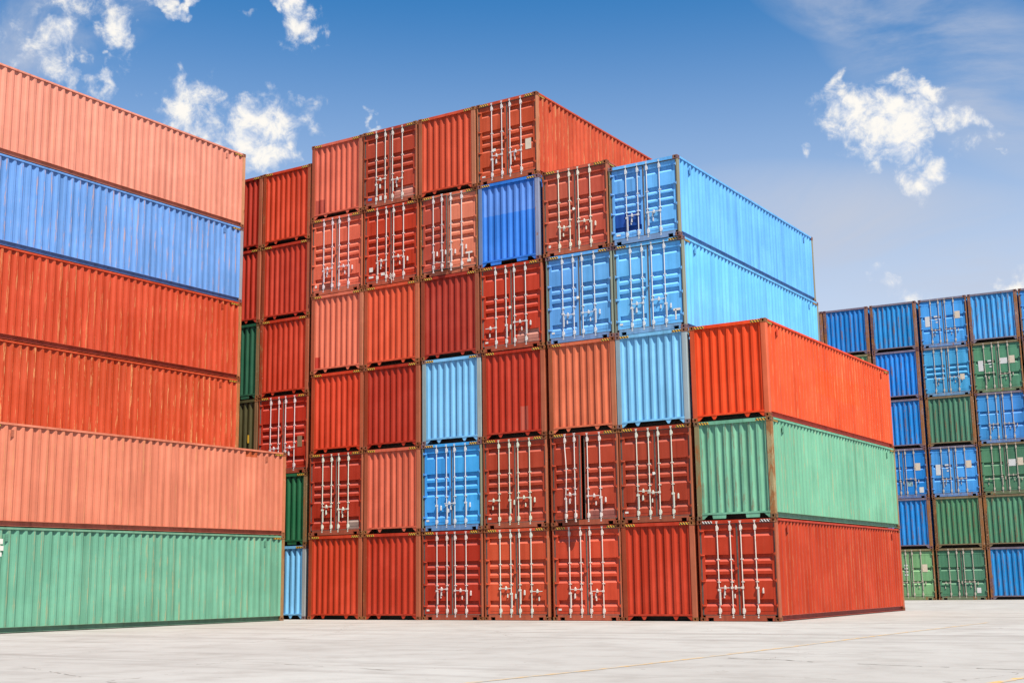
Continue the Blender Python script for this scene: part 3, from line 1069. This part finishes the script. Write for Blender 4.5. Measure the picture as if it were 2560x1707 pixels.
# ------------------------------------------------------------------ left stack, long sides to the camera
GROUP_L = "containers of the left stack seen from their long side"
LEFT_FRONT = [('sea green', 'wall', "sea green container showing its long side on the ground at the left", dict(wear=.26, scuff=.28, frame_wear=.7, post=srgb(140, 112, 70, KF), rail_rust=.15,
                side_plates=((.55, .82, 2.42, 2.56, WHITE), (.55, .85, 2.24, 2.37, WHITE), (.55, .80, 2.08, 2.19, WHITE)))),
              ('coral salmon', 'wall', "salmon container showing its long side on top of the sea green one", dict(wear=.16, scuff=.35, frame_wear=.62, post=srgb(200, 112, 76, KF),
                side_patch=((1.0, 10.2, 2.62), (1.3, 10.75, 2.9), srgb(184, 84, 44, KF))))]
z = 0.0
for colour, kind, label, kw in LEFT_FRONT:
    container(-17.62 - W2, -1.02 - LEN, z, HC, colour, kind, label, GROUP_L, **kw)
    z += HC
LEFT_BACK = [('brick red', 'wall', "red container hidden on the ground behind the sea green one", dict()),
             ('dark green', 'wall', "dark green container hidden behind the salmon one of the left stack", dict()),
             ('scuffed red', 'wall', "red container with scuffed yellowish ridges just above the front salmon one", dict(wear=.26, scuff=.8, frame_wear=.7, post=srgb(196, 116, 60, KF))),
             ('scuffed red', 'wall', "red container long side under the periwinkle blue one", dict(wear=.22, scuff=.5, frame_wear=.7, post=srgb(196, 120, 70, KF))),
             ('periwinkle blue', 'wall', "periwinkle blue container long side, second from the top of the left stack", dict(wear=.22, scuff=.55, frame_wear=.5, post=srgb(150, 168, 190, KF))),
             ('pale salmon', 'wall', "pale salmon container at the top of the left stack", dict(wear=.18, scuff=.2, frame_wear=.55, post=srgb(216, 150, 110, KF)))]
z = 0.0
for i, (colour, kind, label, kw) in enumerate(LEFT_BACK):
    container(-20.235 - W2 + random.uniform(-.01, .01), -.715 - LEN + random.uniform(-.03, .03), z, HC, colour, kind, label, GROUP_L, **kw)
    z += HC

# ------------------------------------------------------------------ right background stack
GROUP_C = "containers of the blue and green stack on the right"
RUSTF = srgb(128, 78, 46, KF)
PW = srgb(236, 236, 236, .6)


def logos(*rows):
    """unreadable white paint blocks left on a door"""
    out = []
    for (x0, x1, z0, z1) in rows:
        out.append(("paint_block", x0, x1, z0, z1, PW, DF))
    return tuple(out)


BLK = logos((-.92, -.68, 1.12, 1.66), (-.46, -.28, 1.58, 1.66), (-.42, -.28, 1.43, 1.5), (-.38, -.28, 1.28, 1.35))
PLC = (("placard", .60, .86, 1.42, 1.80, GREYP, DF),)
RIGHT = {
    -1: [('cobalt blue', 'wall', 'cobalt'), ('mid green', 'wall', 'green'), ('cobalt blue', 'wall', 'cobalt'), ('mid green', 'wall', 'green'), ('cobalt blue', 'wall', 'cobalt'), ('cobalt blue', 'wall', 'cobalt')],
}
RIGHT_T = {
    0: [("cobalt blue container hidden on the ground behind the central stack corner", 'cobalt blue', 'wall', {}),
        ("mid green container hidden in the second layer behind the central stack corner", 'mid green', 'wall', {}),
        ("cobalt blue container hidden in the third layer behind the central stack corner", 'cobalt blue', 'wall', {}),
        ("mid green container hidden in the fourth layer behind the central stack corner", 'mid green', 'wall', {}),
        ("yellowish green ribbed end barely seen above the orange container", 'leaf green', 'wall', {}),
        ("blue ribbed end on the top row touching the light blue side", 'cobalt blue', 'wall', {})],
    1: [("light green door end on the ground right of the brick red long side", 'leaf green', 'door', dict(ribs='two', plates=PLC + logos((-.30, -.12, 1.72, 1.8), (-.30, -.12, 1.56, 1.64), (-.30, -.12, 1.40, 1.48), (-.30, -.12, 1.24, 1.32)))),
        ("blue ribbed end on top of the light green doors", 'cobalt blue', 'wall', {}),
        ("deep blue door end with placard right of the pale green long side", 'cobalt blue', 'door', dict(ribs='two', plates=PLC + (("paint_block", .16, .42, .62, .88, srgb(150, 190, 200, KF), DF), ("paint_block", .74, .96, .27, .55, PW, DF)))),
        ("rust streaked blue ribbed end beside the lower end of the orange container", 'cobalt blue', 'wall', dict(wear=.5)),
        ("blue ribbed end with green stains just right of the orange container top", 'cobalt blue', 'wall', dict(wear=.46)),
        ("blue ribbed end on the top row, left of the blue doors with white blocks", 'cobalt blue', 'wall', dict(wear=.4))],
    2: [("dark green door end with a white sheet on the ground, right part of picture", 'mid green', 'door', dict(ribs='two', plates=(("sticker", .66, .86, .34, .60, PW, DF),))),
        ("green ribbed end directly above the dark green doors with a white sheet", 'mid green', 'wall', dict(wear=.38)),
        ("pale blue door end with white blocks and placard below the green ribbed end", 'pale cobalt blue', 'door', dict(ribs='two', plates=PLC + BLK)),
        ("green ribbed end between two blue door ends", 'mid green', 'wall', dict(wear=.34)),
        ("blue door end with three pressed ribs left of the green doors", 'pale cobalt blue', 'door', dict(ribs='three', plates=(("placard", .64, .86, .80, 1.08, GREYP, DF),))),
        ("blue door end with white blocks and placard on the top row", 'pale cobalt blue', 'door', dict(ribs='two', plates=PLC + BLK))],
    3: [("blue ribbed end with rusty ridges on the ground at the picture edge", 'cobalt blue', 'wall', dict(wear=.55)),
        ("green ribbed end above the rusty blue one at the picture edge", 'mid green', 'wall', dict(wear=.42)),
        ("green door end with large white block at the picture edge", 'mid green', 'door', dict(ribs='two', plates=PLC + logos((.16, .5, 1.40, 1.74)))),
        ("blue door end with bare doors under the green doors", 'pale cobalt blue', 'door', dict(ribs='two')),
        ("green door end with white blocks in the second row from the top", 'mid green', 'door', dict(ribs='two', plates=PLC + BLK + logos((.12, .5, 1.42, 1.72)))),
        ("blue ribbed end with brown streaks on the top row nearest the picture edge", 'pale cobalt blue', 'wall', dict(wear=.5))],
    4: [("cobalt blue container on the ground just outside the right picture edge", 'cobalt blue', 'wall', {}),
        ("mid green container in the second layer outside the right picture edge", 'mid green', 'wall', {}),
        ("cobalt blue container in the third layer outside the right picture edge", 'cobalt blue', 'wall', {}),
        ("mid green container in the fourth layer outside the right picture edge", 'mid green', 'wall', {}),
        ("cobalt blue door end cut by the right picture edge, second from the top", 'pale cobalt blue', 'wall', {}),
        ("blue door end with white block cut by the right edge on the top row", 'pale cobalt blue', 'door', dict(ribs='two', plates=BLK))],
}
LAYER = ['on the ground', 'in the second layer', 'in the third layer', 'in the fourth layer', 'in the fifth layer', 'on the top row']
RIGHT_T[-1] = [("%s container hidden behind the light blue side %s of the right stack" % (n, LAYER[i]), c, k, {}) for i, (c, k, n) in enumerate(RIGHT[-1])]
RIGHT_T[-1][5] = ("blue container on the right stack's top row, only its rusty post showing", 'cobalt blue', 'wall', {})
CG = {0: 0, 1: .10, 2: .1375, 3: .06, 4: .07}
CR = 0.0432
off = 0.0
offs = {0: 0.0}
for k in range(1, 5):
    off += 2 * W2 + CG[k]
    offs[k] = off
offs[-1] = -(2 * W2 + .05)
for k, items in RIGHT_T.items():
    for lv, (label, colour, kind, kw) in enumerate(items):
        kw = dict(kw)
        kw.setdefault('wear', .42)
        kw.setdefault('frame_wear', .85)
        kw.setdefault('post', blend(RUSTF, COL[colour], .12))
        kw.setdefault('tab', 0)
        kw['hazard'] = None
        kw['rail_rust'] = .75
        kw['endscuff'] = kw.pop('endscuff', .75)
        kw['rod'] = srgb(206, 190, 174, .6)
        d = offs[k] + W2 + random.uniform(-.012, .012)
        container(-9.295 + d * math.cos(CR), 32.686 + d * math.sin(CR), lv * ST, ST, colour, kind, label, GROUP_C, rot=CR, **kw)


# ------------------------------------------------------------------ ground
def structure(name, me):
    o = bpy.data.objects.new(name, me)
    S.collection.objects.link(o)
    o['kind'] = "structure"
    return o


b = MB()
b.quad((-900, -900, 0), (900, -900, 0), (900, 900, 0), (-900, 900, 0))
structure("ground", b.mesh("ground", CONC))


def strip(path, width, z, rag=0.0, seed=1, gap=0.0):
    rng = random.Random(seed)
    bb = MB()
    pts = []
    for (x0, y0), (x1, y1) in zip(path, path[1:]):
        n = max(2, int(math.hypot(x1 - x0, y1 - y0) / .12))
        for k in range(n):
            pts.append((x0 + (x1 - x0) * k / n, y0 + (y1 - y0) * k / n))
    pts.append(path[-1])
    prev = None
    for i, (x, y) in enumerate(pts):
        j = min(i + 1, len(pts) - 1)
        h = max(i - 1, 0)
        tx, ty = pts[j][0] - pts[h][0], pts[j][1] - pts[h][1]
        L = math.hypot(tx, ty) or 1
        nx, ny = -ty / L, tx / L
        wl = width / 2 * (1 + rag * rng.uniform(-1, 1))
        wr = width / 2 * (1 + rag * rng.uniform(-1, 1))
        sh = rag * width * rng.uniform(-.6, .6)
        a = (x + nx * (wl + sh), y + ny * (wl + sh), z)
        c_ = (x - nx * (wr - sh), y - ny * (wr - sh), z)
        if prev and not (gap and math.sin(i * .37 + seed) + rng.uniform(-1, 1) < gap * 2 - 1):
            bb.quad(prev[1], c_, a, prev[0])
        prev = (a, c_)
    return bb


def line_material():
    mt, t, bs = new_mat("worn_yellow_paint")
    pos = t.new('ShaderNodeTexCoord').outputs['Object']
    n = t.noise(pos, 4.5, 8, 0.7)
    n2 = t.noise(pos, .5, 4, 0.6)
    c = t.mix(t.ramp(n, 0.38, 0.58), srgb(240, 180, 72, .60), (0.31, 0.29, 0.26))
    c = t.mix(t.m('MULTIPLY', t.ramp(n2, 0.4, 0.7), .5), c, (0.30, 0.275, 0.235))
    t.l.new(c, bs.inputs['Base Color'])
    bs.inputs['Roughness'].default_value = 0.8
    return mt


LINE = line_material()
lm = strip([(4.3, -25), (4.52, -21.76), (4.80, -19.25), (4.97, -16.77), (5.14, -13.0), (5.25, -7.88), (5.51, -2.44), (5.6, 0)], .11, .004, .12, 3)
structure("yellow_line", lm.mesh("yellow_line", LINE))
lm = strip([(10.0, -20.4), (10.2, -19.29), (10.3, -18.2), (10.4, -17.4)], .11, .004, .12, 4)
structure("yellow_line", lm.mesh("yellow_line", LINE))


def crack_material():
    mt, t, bs = new_mat("dirty_joint")
    pos = t.new('ShaderNodeTexCoord').outputs['Object']
    c = t.mix(t.noise(pos, 12, 5, .7), (0.05, 0.042, 0.035), (0.20, 0.17, 0.14))
    t.l.new(c, bs.inputs['Base Color'])
    bs.inputs['Roughness'].default_value = 0.9
    return mt


CRK = crack_material()
lm = strip([(5.3, -16.3), (6.4, -16.49), (7.08, -16.86), (8.02, -17.09), (9.99, -17.49), (14, -18.3)], .026, .004, .9, 5, .22)
structure("pavement_joint", lm.mesh("pavement_joint", CRK))
lm = strip([(-.6, -19.9), (1.44, -20.32), (2.4, -20.6), (3.28, -20.91)], .016, .004, .95, 6, .5)
structure("pavement_joint", lm.mesh("pavement_joint", CRK))
lm = strip([(-3.9, -22.0), (-3.26, -22.24), (-.35, -23.49), (1.5, -24.3)], .012, .004, .95, 7, .5)
structure("pavement_joint", lm.mesh("pavement_joint", CRK))
